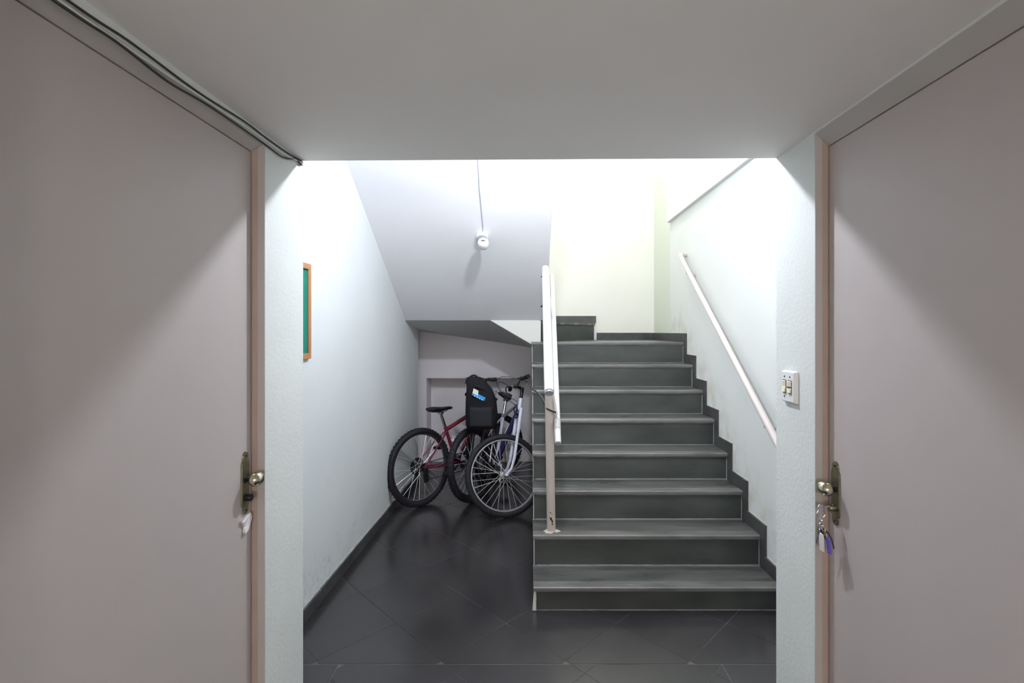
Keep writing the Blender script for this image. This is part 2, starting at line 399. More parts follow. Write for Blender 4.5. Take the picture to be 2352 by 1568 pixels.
# ------------------------------------------------------------------ doors
def make_door(n, side, xw, xd, y0, y1, ztop_out, ztop_in, plate_y, plate_z, knob, cyl_z):
    """side -1 left / +1 right; xw wall face, xd door face (recessed)"""
    s = side
    D = empty('door_%d' % n, (xd, (y0+y1)/2, 0), kind='structure')
    D['label'] = 'flush mauve-grey painted door with a brass lock plate, %s side of the hall' % ('left' if s < 0 else 'right')
    inv = Matrix.Translation((-xd, -(y0+y1)/2, 0))
    def B(mb, nm, m, parent=D, **k):
        mb.v = [tuple(inv @ Vector(v)) for v in mb.v]; return mb.build(nm, m, parent, **k)
    X = lambda a, b: (min(a, b), max(a, b))
    leaf = MB(); xa, xb = X(xd, xd + s*.035); leaf.box(xa, xb, y0+.004, y1-.004, 0.008, ztop_in-.004)
    B(leaf, 'door_leaf', M_door, bevel=.0012)
    # frame: far jamb (tan rebate strip near the leaf and a grey outer strip), head with a splayed underside, near jamb
    xm = xw + (xd-xw)*0.50
    for (yj, dy) in ((y1, 1), (y0, -1)):
        ya, yb = X(yj, yj - dy*.0005)
        st = MB(); st.prism_z([(xd - s*.0008, yj), (xm, yj + dy*.001), (xm, yj + dy*.0058), (xd + s*.05, yj + dy*.0058), (xd + s*.05, yj), ], 0, ztop_out)
        B(st, 'jamb_strip', M_jamb_t)
        st = MB(); st.prism_z([(xm, yj + dy*.0005), (xw - s*.002, yj + dy*.002), (xw - s*.002, yj + dy*.0058), (xm, yj + dy*.0058)], 0, ztop_out)
        B(st, 'door_jamb', M_jamb)
    hd = MB(); hd.prism_y([(xd + s*.05, ztop_in), (xd, ztop_in), (xw - s*.002, ztop_out-.001), (xw - s*.002, ztop_out+.0015), (xd + s*.05, ztop_out+.0015)], y0-.005, y1+.005)
    B(hd, 'door_head', M_jamb)
    # dark gap behind the leaf edge
    gp = MB(); xa, xb = X(xd + s*.012, xd + s*.05); gp.box(xa, xb, y0-.001, y1+.001, 0.0, ztop_in+.002)
    B(gp, 'door_rebate', M_dark)
    # lock plate with shaped ends
    pl = MB(); hw = .0205; zc = plate_z; hh = .103
    prof = []
    for k in range(9):
        a = math.pi*k/8; prof.append((hw*.72*math.cos(a), hh-.018 + .018*math.sin(a)))
    prof = [(hw, -hh+.035), (hw, hh-.035), (hw*.72, hh-.028)] + prof + [(-hw*.72, hh-.028), (-hw, hh-.035), (-hw, -hh+.035), (-hw*.72, -hh+.028)]
    for k in range(9):
        a = math.pi + math.pi*k/8; prof.append((hw*.72*math.cos(a), -hh+.018 + .018*math.sin(a)))
    prof.append((hw*.72, -hh+.028))
    pl.loft([(xd, plate_y+a, zc+b) for a, b in prof], [(xd - s*.005, plate_y+a*.94, zc+b*.985) for a, b in prof])
    plate = B(pl, 'lock_plate', M_brass, smooth=False)
    kx, ky, kz = knob
    nk = MB(); nk.lathe([(.013, 0), (.013, .006), (.008, .009), (.008, abs(kx-xd)-.012)], 16, (0,0,0), 'x')
    if s > 0: nk.v = [(-a, b, c) for a, b, c in nk.v]
    nk.v = [(a+xd, b+ky, c+kz) for a, b, c in nk.v]
    B(nk, 'knob_neck', M_blackm, plate, smooth=True)
    kb = MB(); kb.xf = Matrix.Translation((kx, ky, kz)) @ Matrix.Rotation(R(-s*20), 4, 'Y')
    kb.ball((0,0,0), 1.0, 14, (.022, .027, .0235)); B(kb, 'door_knob', M_knob, plate, smooth=True)
    cy = MB(); cy.lathe([(.0115, 0), (.0115, .018), (.010, .021), (.004, .021)], 18, (0,0,0), 'x')
    if s > 0: cy.v = [(-a, b, c) for a, b, c in cy.v]
    cy.v = [(a+xd-s*.003, b+plate_y, c+cyl_z) for a, b, c in cy.v]
    B(cy, 'lock_cylinder', M_brass if s > 0 else M_blackm, plate, smooth=True)
    for dz in (.088, -.088):
        sc = MB(); sc.lathe([(.0035, 0), (.003, .0018)], 8, (0,0,0), 'x')
        if s > 0: sc.v = [(-a, b, c) for a, b, c in sc.v]
        sc.v = [(a+xd-s*.005, b+plate_y, c+zc+dz) for a, b, c in sc.v]; B(sc, 'screw', M_blackm, plate)
    return D
make_door(1, -1, XL, -0.925, 0.74, 1.600, 2.128, 2.100, 1.560, 1.005, (-0.886, 1.560, 1.018), 0.958)
make_door(2, +1, XR, 0.985, 0.72, 1.574, 2.150, 2.108, 1.533, 0.981, (0.949, 1.533, 0.996), 0.935)

# crumpled paper scrap stuck below the left lock plate
pp = MB(); random.seed(11)
base = [(1.530, .893), (1.540, .884), (1.548, .886), (1.566, .894), (1.583, .900), (1.588, .882), (1.582, .862), (1.568, .848), (1.552, .843), (1.547, .852), (1.550, .866), (1.545, .876)]
pp.loft([(-.924, a, b) for a, b in base], [(-.918 + random.uniform(-.002, .004), a, b) for a, b in base])
tag(pp.build('paper_scrap', M_paper), 'crumpled white paper scrap stuck under the lock plate of the left door', 'paper')

# keys hanging from the right door
K = empty('key_bunch', (.958, 1.533, .935), label='bunch of keys on a ring with tags hanging from the right door lock', cat='keys')
def L(mb, nm, m, **k):
    o = K.location; mb.v = [(a-o.x, b-o.y, c-o.z) for a, b, c in mb.v]; return mb.build(nm, m, K, **k)
kk = MB(); kk.box(.944, .966, 1.5315, 1.5345, .930, .940); kk.lathe([(.011, -.0015), (.011, .0015)], 16, (.936, 1.533, .935), 'y'); L(kk, 'inserted_key', M_chrome, bevel=.0006)
def circ(c, r, ax, n=20):
    c = Vector(c); out = []
    for k in range(n):
        a = 2*math.pi*k/n
        d = {'x': (0, math.cos(a), math.sin(a)), 'y': (math.cos(a), 0, math.sin(a)), 'z': (math.cos(a), math.sin(a), 0)}[ax]
        out.append(tuple(c + Vector(d)*r))
    return out
L(MB().tube(circ((.936, 1.533, .915), .013, 'y'), .0013, 6, closed=True), 'ring', M_chrome, smooth=True)
ch = MB()
for k in range(3): ch.tube(circ((.936, 1.533, .898-.009*k), .006, 'x' if k % 2 else 'y', 12), .0012, 5, closed=True)
L(ch, 'chain', M_chrome, smooth=True)
L(MB().tube(circ((.938, 1.530, .866), .016, 'x'), .0014, 6, closed=True), 'split_ring', M_chrome, smooth=True)
def key(y, z, rot, m, nm='key'):
    mb = MB(); mb.xf = Matrix.Translation((.940, y, z)) @ Matrix.Rotation(rot, 4, 'X')
    mb.lathe([(.0115, -.001), (.0115, .001)], 14, (0, 0, -.010), 'x'); mb.box(-.001, .001, -.0035, .0035, -.060, -.018)
    for q in (-.052, -.044, -.036): mb.box(-.001, .001, -.006, -.0035, q, q+.004)
    L(mb, nm, m, bevel=.0004)
key(1.522, .862, R(-9), M_chrome); key(1.532, .862, R(7), M_brass); key(1.542, .866, R(20), M_chrome)
tg = MB(); tg.xf = Matrix.Translation((.934, 1.527, .852)) @ Matrix.Rotation(R(-4), 4, 'X')
tg.prism_x([(-.012, -.052), (.012, -.052), (.013, -.010), (.008, .002), (-.008, .002), (-.013, -.010)], -.0015, .0015); L(tg, 'tag', M_acryl, bevel=.001)
tg = MB(); tg.xf = Matrix.Translation((.942, 1.508, .850)) @ Matrix.Rotation(R(-12), 4, 'X')
tg.prism_x([(-.009, -.048), (.009, -.048), (.010, -.006), (0, .004), (-.010, -.006)], -.002, .002); L(tg, 'purple_tag', M_purple, bevel=.001)
st = MB(); st.tube([(.940, 1.528, .870), (.946, 1.512, .862), (.950, 1.500, .846), (.951, 1.492, .822)], .0022, 6); L(st, 'strap', M_cable, smooth=True)

# light switch on the right pier
SW = empty('light_switch', (XR, 1.722, 1.300), label='white double light switch plate with cream rockers on the textured right pillar', cat='switch')
def S(mb, nm, m, **k): return mb.build(nm, m, SW, **k)
S(MB().loft([(0, -.046, -.058), (0, .046, -.058), (0, .046, .058), (0, -.046, .058)], [(-.016, -.041, -.053), (-.016, .041, -.053), (-.016, .041, .053), (-.016, -.041, .053)]), 'plate', M_white, bevel=.002)
for y0, r, nm in ((.018, 4, 'rocker'), (-.018, -5, 'rocker')):
    mb = MB(); mb.box(-.0165, -.0158, y0-.0125, y0+.0125, -.024, .024); S(mb, 'rocker_well', M_blackm)
    mb = MB(); mb.prism_y([(-.016, -.022), (-.024, -.020), (-.018, .001), (-.020, .020), (-.016, .022)], y0-.0105, y0+.0105); S(mb, nm, M_cream, bevel=.0008)
S(MB().box(-.0215, -.0165, -.0290, -.0070, -.0015, .0015), 'rocker_slot', M_blackm)
for a, b in ((.018, .036), (.018, -.036), (-.018, .036)):
    S(MB().lathe([(.0032, 0), (.0028, .0012)], 10, (-.0172, a, b), 'x'), 'screw', M_blackm)

# ------------------------------------------------------------------ cables along the top of the left hall wall
def cable(name, pts, r, m, label):
    P = [Vector(p) for p in pts]; out = []
    for i in range(len(P)-1):
        p0 = P[max(i-1, 0)]; p1 = P[i]; p2 = P[i+1]; p3 = P[min(i+2, len(P)-1)]
        for k in range(6):
            t = k/6; out.append(0.5*((2*p1) + (p2-p0)*t + (2*p0-5*p1+4*p2-p3)*t*t + (3*p1-p0-3*p2+p3)*t**3))
    out.append(P[-1])
    return tag(MB().tube(out, r, 8).build(name, m, smooth=True), label, 'cable')
def pw(x, y, X): # point on plane X seen at pixel x, y
    d = X*1100/(x-1214); return (X, d, 1.5 + (760-y)*d/1100)
xc = XL + .006
cable('cable', [(xc, .3, 2.118), (xc, .5, 2.114), pw(125, 2, xc), pw(270, 98, xc), pw(385, 187, xc), pw(480, 243, xc), pw(600, 325, xc), pw(650, 361, xc), (xc, 1.806, 2.148), (xc+.004, 1.838, 2.140), (xc-.004, 1.862, 2.146), (-.93, 1.866, 2.156)], .0030, M_cable,
      'lower black cable sagging along the top edge of the left door')
cable('cable', [(xc, .3, 2.138), (xc, .5, 2.137), pw(155, 0, xc), pw(300, 97, xc), pw(450, 208, xc), pw(560, 278, xc), pw(608, 314, xc), pw(650, 344, xc), (xc, 1.80, 2.153), (xc+.006, 1.835, 2.153), (xc-.002, 1.868, 2.156)], .0028, M_cable,
      'upper black cable running just under the ceiling above the left door')
cable('cable', [(xc-.001, .3, 2.128), (xc-.001, .5, 2.127), pw(150, 12, xc-.001), pw(330, 135, xc-.001), pw(480, 235, xc-.001), pw(600, 316, xc-.001), pw(655, 356, xc-.001), (xc, 1.82, 2.148), (xc+.004, 1.850, 2.148), (-.91, 1.868, 2.158)], .0034, M_wcable,
      'white cable between the two black cables above the left door')

# ------------------------------------------------------------------ notice board on the left wall
NBy0, NBy1, NBz0, NBz1 = 1.93, 2.520, 1.355, 1.850
NB = empty('notice_board', (wl(2.25), 2.25, 1.355), label='wooden framed notice board of teal felt on the left stairwell wall', cat='notice board')
def nb(mb, nm, m, **k): return mb.build(nm, m, NB, **k)
y0, y1 = NBy0-2.25, NBy1-2.25; H = NBz1-NBz0; t = .030
nb(MB().box(.002, .012, y0+t*.6, y1-t*.6, t*.6, H-t*.6), 'felt_panel', M_felt)
for a in ((y0, y1, 0, t), (y0, y1, H-t, H), (y0, y0+t, t, H-t), (y1-t, y1, t, H-t)):
    nb(MB().box(.001, .022, *a), 'frame_rail', M_woodf, bevel=.002)

# ------------------------------------------------------------------ staircase
RUN = 0.23; D1 = 2.576
TZ = [0, .129, .309, .491, .671, .857, 1.040, 1.222, 1.403]
def ry(k): return D1 + (k-1)*RUN          # face of riser k
XA, XB = 0.030, 1.365
ST = empty('staircase', (0.70, D1, 0), label='dark slate-clad staircase climbing to the landing on the right', cat='staircase')
off = Vector((0.70, D1, 0))
def sb(mb, nm, m, **k):
    mb.v = [tuple(Vector(v)-off) for v in mb.v]; return mb.build(nm, m, ST, **k)
prof = [(D1+.012, 0.0015)]
for k in range(1, 9):
    prof.append((ry(k)+.012, TZ[k]-.024))
    if k < 8: prof.append((ry(k+1)+.012, TZ[k]-.024))
prof += [(BACK-.001, TZ[8]-.024), (BACK-.001, 1.285), (4.30, 1.285), (2.69, 0.0015)]
sb(MB().prism_x(prof, XA, XB-.0005), 'stair_body', M_plaster)
for k in range(1, 9):
    # riser slab
    zb = TZ[k-1] + .0006; zt = TZ[k]-.0245
    if k == 1: zb = .002
    xl = XA + (.012 if k == 1 else .004) + random.uniform(0, .002)
    sb(MB().box(xl, 1.351, ry(k), ry(k)+.011, zb, zt), 'riser', M_slate_riser, bevel=.0012)
    # tread with nosing, worn round edge and grip grooves
    yb = (ry(k+1)+.0115) if k < 8 else BACK-.001
    yf = ry(k) - .016; z = TZ[k]; p = [(yb, z-.0235), (yf+.004, z-.0235), (yf, z-.019), (yf, z-.005), (yf+.002, z-.0015), (yf+.005, z)]
    g0 = yf + .010
    for q in range(5):
        p += [(g0, z), (g0+.0007, z-.0022), (g0+.0043, z-.0022), (g0+.005, z)]; g0 += .0118
    p.append((yb, z))
    if k < 8: sb(MB().prism_x(p, XA-.004, 1.351), 'tread', M_slate_tread)
    else:
        p = [(4.44 if a == yb else a, c) for a, c in p]
        mbt = MB(); mbt.prism_x(p, XA-.004, 1.351); sb(mbt, 'tread', M_slate_tread)
        sb(MB().prism_z([(.10, 4.443), (1.351, 4.443), (1.351, 4.62), (1.3745, 4.62), (1.3745, BACK-.002), (.10, BACK-.002)], z-.0235, z), 'landing_slab', M_slate_tread)
    # pale mortar lines in the corners of each step
    c = MB()
    c.box(XA+.02, 1.352, ry(k)-.0035, ry(k), zt-.004, zt+.0005)
    c.box(1.3475, 1.3515, ry(k)-.003, ry(k)+.001, zb, zt)
    if k > 1: c.box(XA+.02, 1.352, ry(k)-.004, ry(k), zb, zb+.0022)
    else: c.box(XA+.01, 1.352, ry(k)-.004, ry(k), .001, .003)
    sb(c, 'mortar_line', M_caulk)
# stepped skirting on the right wall: one upright and one level tile per step
for k in range(1, 9):
    x0, x1 = 1.3515, 1.3640
    zt = TZ[k] + .078; zb = (TZ[k-1]+.0785) if k > 1 else .002
    sb(MB().box(x0, x1, ry(k)-.068, ry(k)-.0005 if k == 1 else ry(k)-.0005, zb, zt-.0005), 'skirting_tile', M_slate_skirt, bevel=.001)
    ye = (ry(k+1)-.069) if k < 8 else 4.6195
    sb(MB().box(x0, x1, ry(k), ye+.068 if k < 8 else ye, TZ[k]+.0008, zt), 'skirting_tile', M_slate_skirt, bevel=.001)
    c = MB(); c.box(1.3622, 1.3646, ry(k)-.071, ry(k)-.068, zb, zt+.003); c.box(1.3622, 1.3646, ry(k)-.071, ye+.068 if k < 8 else ye, zt, zt+.003); sb(c, 'mortar_line', M_plaster)
# landing skirting: column, back wall, and beside the winder
sb(MB().box(1.3622, 1.3742, 4.622, BACK-.002, TZ[8]+.001, TZ[8]+.078), 'skirting_tile', M_slate_skirt, bevel=.001)
sb(MB().box(.745, 1.3615, BACK-.013, BACK-.001, TZ[8]+.001, TZ[8]+.078), 'skirting_tile', M_slate_skirt, bevel=.001)
Z9 = 1.585
sb(MB().box(.12, .738, BACK-.013, BACK-.001, Z9+.001, Z9+.080), 'skirting_tile', M_slate_skirt, bevel=.001)
# winder step: slanting riser and triangular tread
A9, B9 = Vector((.125, 4.392)), Vector((.715, BACK-.014))
dn = (B9-A9).normalized(); nn = Vector((dn.y, -dn.x))  # towards the camera's right
q = [A9, B9, B9-nn*.012, A9-nn*.012]
sb(MB().prism_z([tuple(a) for a in q], TZ[8]+.001, Z9-.0245), 'riser', M_slate_riser)
q = [A9+nn*.012, B9+nn*.012, Vector((.105, BACK-.014)), Vector((.105, 4.392))]
sb(MB().prism_z([tuple(a) for a in q], Z9-.024, Z9), 'tread', M_slate_tread, bevel=.002)
# broken plaster edge at the foot of the stair side
e = MB(); prof = [(.0, .002), (.004, .05), (.001, .09), (.006, .126)]
e.loft([(XA-.010, 2.565, .002), (XA+.012, 2.563, .002), (XA+.013, 2.60, .002), (XA-.006, 2.62, .002)],
       [(XA-.006, 2.567, .052), (XA+.010, 2.568, .056), (XA+.010, 2.60, .056), (XA-.004, 2.61, .052)])
e.loft([(XA-.006, 2.567, .052), (XA+.013, 2.566, .056), (XA+.013, 2.60, .056), (XA-.004, 2.61, .052)],
       [(XA-.002, 2.575, .102), (XA+.008, 2.574, .104), (XA+.008, 2.60, .104), (XA-.001, 2.60, .102)])
sb(e, 'chipped_plaster', M_plaster, bevel=.003)

# upper flight: sloping slab whose underside makes the sloped ceiling, with its steps on top
SL = 0.72
def sof(y): return 1.598 + SL*(4.38-y)
prof = [(4.38, sof(4.38)), (2.775, sof(2.775)), (2.775, 2.91)]
yy = 2.80; z = 2.91
yy = 3.0; prof.append((yy, z))
for i in range(6):
    z -= .182; prof.append((yy, z)); yy += .245
    if i < 5: prof.append((yy, z))
prof.append((4.38, z)); 
tag(MB().prism_x(prof, -1.45, .164).build('ceiling_sloped', M_soff, bevel=.006), kind='structure')
wd = MB()
Af, Bf, Cf = (-1.45, 4.38, 1.598), (-.352, 4.38, 1.598), (.046, 4.38, 1.365)
Ab, Bb, Cb = (-1.45, BACK, 1.535), (-.424, BACK, 1.390), (.03, BACK, 1.315)
Tf, Tb, Df, Db = (.10, 4.38, 1.60), (.02, BACK, 1.56), (.10, 4.38, 1.37), (.10, BACK, 1.37)
wd.add([Af, Bf, Cf, Ab, Bb, Cb, (.10, 4.38, 1.365), (.10, BACK, 1.315), (.10, 4.38, 1.60), (.10, BACK, 1.56), (-1.45, BACK, 1.60), (-1.45, 4.38, 1.61)],
       [(0, 1, 4, 3), (1, 2, 5, 4), (2, 6, 7, 5), (1, 8, 6, 2), (8, 9, 7, 6), (8, 11, 10, 9), (0, 11, 8, 1), (3, 4, 5, 7, 9, 10), (0, 3, 10, 11)])
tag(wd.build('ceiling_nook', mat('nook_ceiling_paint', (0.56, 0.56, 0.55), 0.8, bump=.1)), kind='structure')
# the lit upright face between the flight and the winder
tag(MB().add([(-.345, 4.372, 1.596), (.042, 4.372, 1.372), (.112, 4.372, 1.372), (.112, 4.372, 1.596), (-.345, 4.380, 1.596), (.042, 4.380, 1.372), (.112, 4.380, 1.372), (.112, 4.380, 1.596)],
     [(0, 1, 2, 3), (4, 7, 6, 5), (0, 4, 5, 1), (1, 5, 6, 2), (2, 6, 7, 3), (3, 7, 4, 0)]).build('trim_2', M_up), kind='structure')

# ------------------------------------------------------------------ handrail on the open side
HR = empty('handrail', (.135, 2.845, TZ[2]), label='white pipe handrail with two rails on a cream post, open side of the stairs', cat='handrail')
ho = Vector((.135, 2.845, TZ[2]))
def hb(mb, nm, m, parent=HR, **k):
    mb.v = [tuple(Vector(v)-ho) for v in mb.v]; return mb.build(nm, m, parent, **k)
def railz(d): return 1.165 + .79*(d-2.63)
def railx(d): return .113 + .015*(d-2.63)
top = hb(MB().tube([(railx(2.63), 2.63, railz(2.63)), (railx(3.66), 3.66, railz(3.66))], .0275, 20), 'top_rail', M_railw, smooth=True)
hb(MB().tube([(railx(2.625), 2.625, railz(2.625)-.003), (railx(2.635), 2.635, railz(2.635))], .0240, 20), 'end_plug', M_greyp, top, smooth=True)
lz = lambda d: .865 + .79*(d-2.71); lx = lambda d: .166 + .026*(d-2.71)
low = hb(MB().tube([(lx(2.71), 2.71, lz(2.71)), (lx(4.12), 4.12, lz(4.12))], .0190, 18), 'lower_rail', M_railw, smooth=True)
hb(MB().tube([(lx(2.707), 2.707, lz(2.707)), (lx(2.715), 2.715, lz(2.715))], .0160, 18), 'end_plug', M_greyp, low, smooth=True)
hb(MB().tube([(lx(2.785), 2.785, lz(2.785)), (lx(2.845), 2.845, lz(2.845))], .0205, 18), 'tape_wrap', M_tape, low, smooth=True)
post = hb(MB().tube([(.135, 2.845, TZ[2]+.002), (.119, 2.845, 1.31)], .0255, 20), 'post', M_post, smooth=True)
fl = MB(); n = 22; ring = []; ring2 = []
for k in range(n):
    a = 2*math.pi*k/n; r = .046 + .008*math.sin(3*a+1) + .006*math.sin(7*a); ring.append((.135+r*math.cos(a), 2.845+r*.6*math.sin(a), TZ[2]+.0005))
    ring2.append((.135+.029*math.cos(a), 2.845+.029*math.sin(a), TZ[2]+.010))
fl.loft(ring, ring2); hb(fl, 'mortar_collar', M_plaster, smooth=True)
rs = MB(); random.seed(8)
for a, b, c, e2 in ((-.25, .122, .004, .005), (-.42, .100, .003, .003), (-.1, .085, .0065, .011), (.15, .072, .005, .009), (-.3, .090, .005, .004), (.2, .055, .004, .008), (.05, .112, .003, .003), (.3, .068, .004, .003)):
    ang = R(-90) + a; rs.ball((.135+.0250*math.cos(ang), 2.845+.0250*math.sin(ang), TZ[2]+b), 1, 6, (c, .0015, e2))
hb(rs, 'rust_spot', M_rust, post)
hb(MB().tube([(.205, 4.06, TZ[7]+.002), (.203, 4.06, lz(4.06)-.012)], .0160, 16), 'post', M_railw, smooth=True)
hb(MB().tube([(.132, 2.845, 1.19), (.168, 2.83, 1.005)], .008, 10), 'rail_bracket', M_railw, smooth=True)
hb(MB().tube([(railx(3.60), 3.60, railz(3.60)), (lx(3.60), 3.61, lz(3.60))], .008, 10), 'rail_bracket', M_railw, smooth=True)
hb(MB().tube([(railx(3.60)-.03, 3.58, railz(3.58)-.01), (railx(3.60)-.012, 3.60, railz(3.60)-.01)], .006, 8), 'rail_bolt', M_blackm, smooth=True)
hb(MB().tube([(railx(3.30)-.036, 3.28, railz(3.28)-.012), (railx(3.30)-.016, 3.30, railz(3.30)-.01)], .006, 8), 'rail_bolt', M_blackm, smooth=True)

# bicycle lock cable looped round the post
lp = MB(); pts = []
for k in range(15):
    a = R(150) + R(230)*k/14
    pts.append((.1345+.0305*math.cos(a), 2.845+.0305*math.sin(a), 1.032 - .045*(k/14-.5)))
lead = [(.046, 2.93, .930), (.060, 2.92, .905), (.085, 2.90, .925), (.096, 2.885, .985), (.100, 2.87, 1.04)]
lp.tube([(-.030, 4.02, 1.075), (-.006, 3.80, 1.10), (.008, 3.40, 1.11), (.024, 3.05, 1.128), (.045, 2.95, 1.130), (.076, 2.90, 1.105), (.098, 2.875, 1.065)] + pts, .0055, 8)
tag(lp.build('cable_lock', M_cable, smooth=True), 'black cable lock looped round the cream handrail post', 'cable')

# handrail on the right wall
WR = empty('wall_handrail', (1.30, 2.60, 1.0), label='pinkish pipe handrail fixed along the right stairwell wall', cat='handrail')
wo = Vector((1.30, 2.60, 1.0))
def wb(mb, nm, m, parent=WR, **k):
    mb.v = [tuple(Vector(v)-wo) for v in mb.v]; return mb.build(nm, m, parent, **k)
wz = lambda d: .978 + .765*(d-2.56)
wb(MB().tube([(1.365, 4.135, wz(4.10)), (1.33, 4.13, wz(4.10)), (1.305, 4.10, wz(4.10)-.006), (1.292, 4.03, wz(4.03)), (1.290, 2.30, wz(2.30))], .0190, 16), 'rail', M_pinkrail, smooth=True)
for d in (2.62, 3.92, 2.36):
    br = MB(); br.tube([(1.290, d, wz(d)-.015), (1.292, d, wz(d)-.048), (1.312, d, wz(d)-.060), (1.362, d, wz(d)-.060)], .0055, 8)
    br.lathe([(.018, 0), (.018, .004)], 14, (1.3605, d, wz(d)-.060), 'x'); wb(br, 'bracket', M_pinkrail if d > 3 else M_greyp, smooth=True)

# ------------------------------------------------------------------ motion sensor lamp on the sloped ceiling and its wire
def on_soffit(px, py, lift=0):
    # ray through the pixel meets the sloped underside
    dx, dz = (px-1214)/1100, (760-py)/1100
    y = (1.598 + SL*4.38 - 1.5)/(dz + SL)
    p = Vector((dx*y, y, 1.5+dz*y)); n = Vector((0, -SL, -1)).normalized(); return p + n*lift
SN = empty('ceiling_sensor', on_soffit(1108, 541), label='white ceiling sensor fixture with a round head on the sloped ceiling', cat='sensor')
nrm = Vector((0, -SL, -1)).normalized()
rot = nrm.to_track_quat('Z', 'Y').to_matrix().to_4x4()
b0 = MB(); b0.xf = rot; b0.lathe([(.042, 0), (.042, .024), (.039, .030)], 24); b0.build('base', M_white, SN, smooth=True)
b0 = MB(); b0.xf = rot; b0.lathe([(.038, .030), (.037, .036), (.022, .038)], 24); b0.build('cover', M_greyp, SN, smooth=True)
b0 = MB(); b0.xf = Matrix.Translation((.012, -.050, -.052)); b0.tube([(-.006, .03, .026), (0, .006, .010)], .011, 12); b0.build('arm', M_white, SN, smooth=True)
b0 = MB(); b0.xf = Matrix.Translation((.014, -.066, -.072)) @ Matrix.Rotation(R(62), 4, 'X'); b0.lathe([(.020, -.036), (.033, -.030), (.040, -.012), (.041, .012), (.036, .026), (.022, .034), (.010, .036)], 24)
hd = b0.build('sensor_head', M_white, SN, smooth=True)
b0 = MB(); b0.xf = Matrix.Translation((.014, -.066, -.072)) @ Matrix.Rotation(R(62), 4, 'X'); b0.box(-.014, .014, -.005, .005, .030, .0375)
b0.build('sensor_window', M_blackm, hd, bevel=.002)
for a, b in ((-.022, .018), (.022, .018), (0, .024)):
    b0 = MB(); b0.xf = Matrix.Translation((.014, -.066, -.072)) @ Matrix.Rotation(R(62), 4, 'X'); b0.ball((a, -b*.9, .026), .0035, 6); b0.build('screw', M_greyp, hd)
wp = [on_soffit(x, y, .003) for x, y in ((1096, 300), (1098, 370), (1101, 430), (1106, 485), (1109, 520), (1109, 538))]
o = MB().tube([tuple(p) for p in wp], .0032, 6).build('wire', M_greyp, smooth=True)
tag(o, 'thin grey wire running down the sloped ceiling to the sensor', 'wire')

# ------------------------------------------------------------------ lamps above the frame, plus an added fill globe behind the camera
def lamp(name, loc, r, power, col, ceil, label):
    e = empty(name, (loc[0], loc[1], ceil), label=label, cat='lamp')
    MB().lathe([(.06, 0), (.06, -.015), (.035, -.03)], 20).build('lamp_base', M_white, e, smooth=True)
    MB().tube([(0, 0, -.02), (0, 0, loc[2]-ceil+r*.98)], .006, 8).build('lamp_rod', M_white, e, smooth=True)
    m = mat(name + '_glass', (.8, .8, .8), .4); b = m.node_tree.nodes['Principled BSDF']
    b.inputs['Emission Color'].default_value = (*col, 1)
    b.inputs['Emission Strength'].default_value = power/(4*math.pi*math.pi*r*r)
    MB().ball((0, 0, loc[2]-ceil), r, 14).build('lamp_globe', m, e, smooth=True)
    return e
lamp('ceiling_lamp', LAMP_LOW, .035, LAMP_LOW_POWER*.1, LAMP_LOW_COL, 2.77, 'round glass lamp on the stairwell ceiling behind the hall ceiling edge')
lamp('ceiling_lamp', LAMP_UP, .12, LAMP_UP_POWER*.1, LAMP_UP_COL, ZTOP, 'round glass lamp on the ceiling upstairs')
lamp('hall_fill_globe', FILL_HALL, .16, FILL_HALL_POWER*.1, FILL_HALL_COL, ZC, 'added warm fill globe hung low in the hall, unseen behind the camera')

# ------------------------------------------------------------------ bicycles
def wheel_parts(Rw, tyre_r, rim_m, spoke_n, sides, parent, name, M, spoke_r=.0014, disc=False):
    """wheel centred on the origin, axle along y; rim is the part, tyre hub and spokes its sub-parts"""
    rr = Rw - tyre_r*1.75           # rim outer radius
    rim = MB(); rim.ring([(rr+.006, -.012), (rr+.002, -.0135), (rr-.012, -.011), (rr-.016, 0), (rr-.012, .011), (rr+.002, .0135), (rr+.006, .012), (rr+.001, .008), (rr+.001, -.008)], 56)
    rim_o = rim.build(name, rim_m, parent, smooth=True, matrix=M)
    ty = MB(); rc = Rw - tyre_r; prof = []
    for k in range(12):
        a = 2*math.pi*k/12; prof.append((rc + tyre_r*math.cos(a), tyre_r*1.0*math.sin(a)))
    ty.ring(prof, 56)
    # knobbly shoulders
    for k in range(56):
        a = 2*math.pi*(k+.5)/56
        for s in (-1, 1):
            ty.xf = Matrix.Rotation(a, 4, 'Y') @ Matrix.Translation((rc+tyre_r*.86, s*tyre_r*.50, 0)) ; ty.box(-.003, .0022, -.005, .005, -.006, .006)
    ty.xf = Matrix()
    ty.build('tyre', M_black, rim_o, smooth=True)
    hb_ = MB(); hb_.lathe([(.006, -.062), (.008, -.055), (.008, -.034), (.024, -.032), (.024, -.028), (.013, -.022), (.012, .022), (.024, .028), (.024, .032), (.008, .034), (.008, .055), (.006, .062)], 16, axis='y')
    hb_.build('hub', M_chrome if rim_m is M_alu else M_blackm, rim_o, smooth=True)
    proto = None
    for k in range(spoke_n):
        a = 2*math.pi*k/spoke_n; side = 1 if k % 2 else -1; cross = .55 if (k//2) % 2 else -.55
        if proto is None or k < 4:
            s = MB(); s.tube([(.022*math.cos(cross*2.2), side*.029, .022*math.sin(cross*2.2)), ((rr-.014), 0, 0)], spoke_r, 5)
            src = s.build('spoke', M_spoke, rim_o, matrix=Matrix.Rotation(a, 4, 'Y'))
            if k == 0: protos = []; proto = True
            protos.append(src)
        else:
            inst(protos[k % 4], 'spoke', rim_o, Matrix.Rotation(a, 4, 'Y'))
    return rim_o

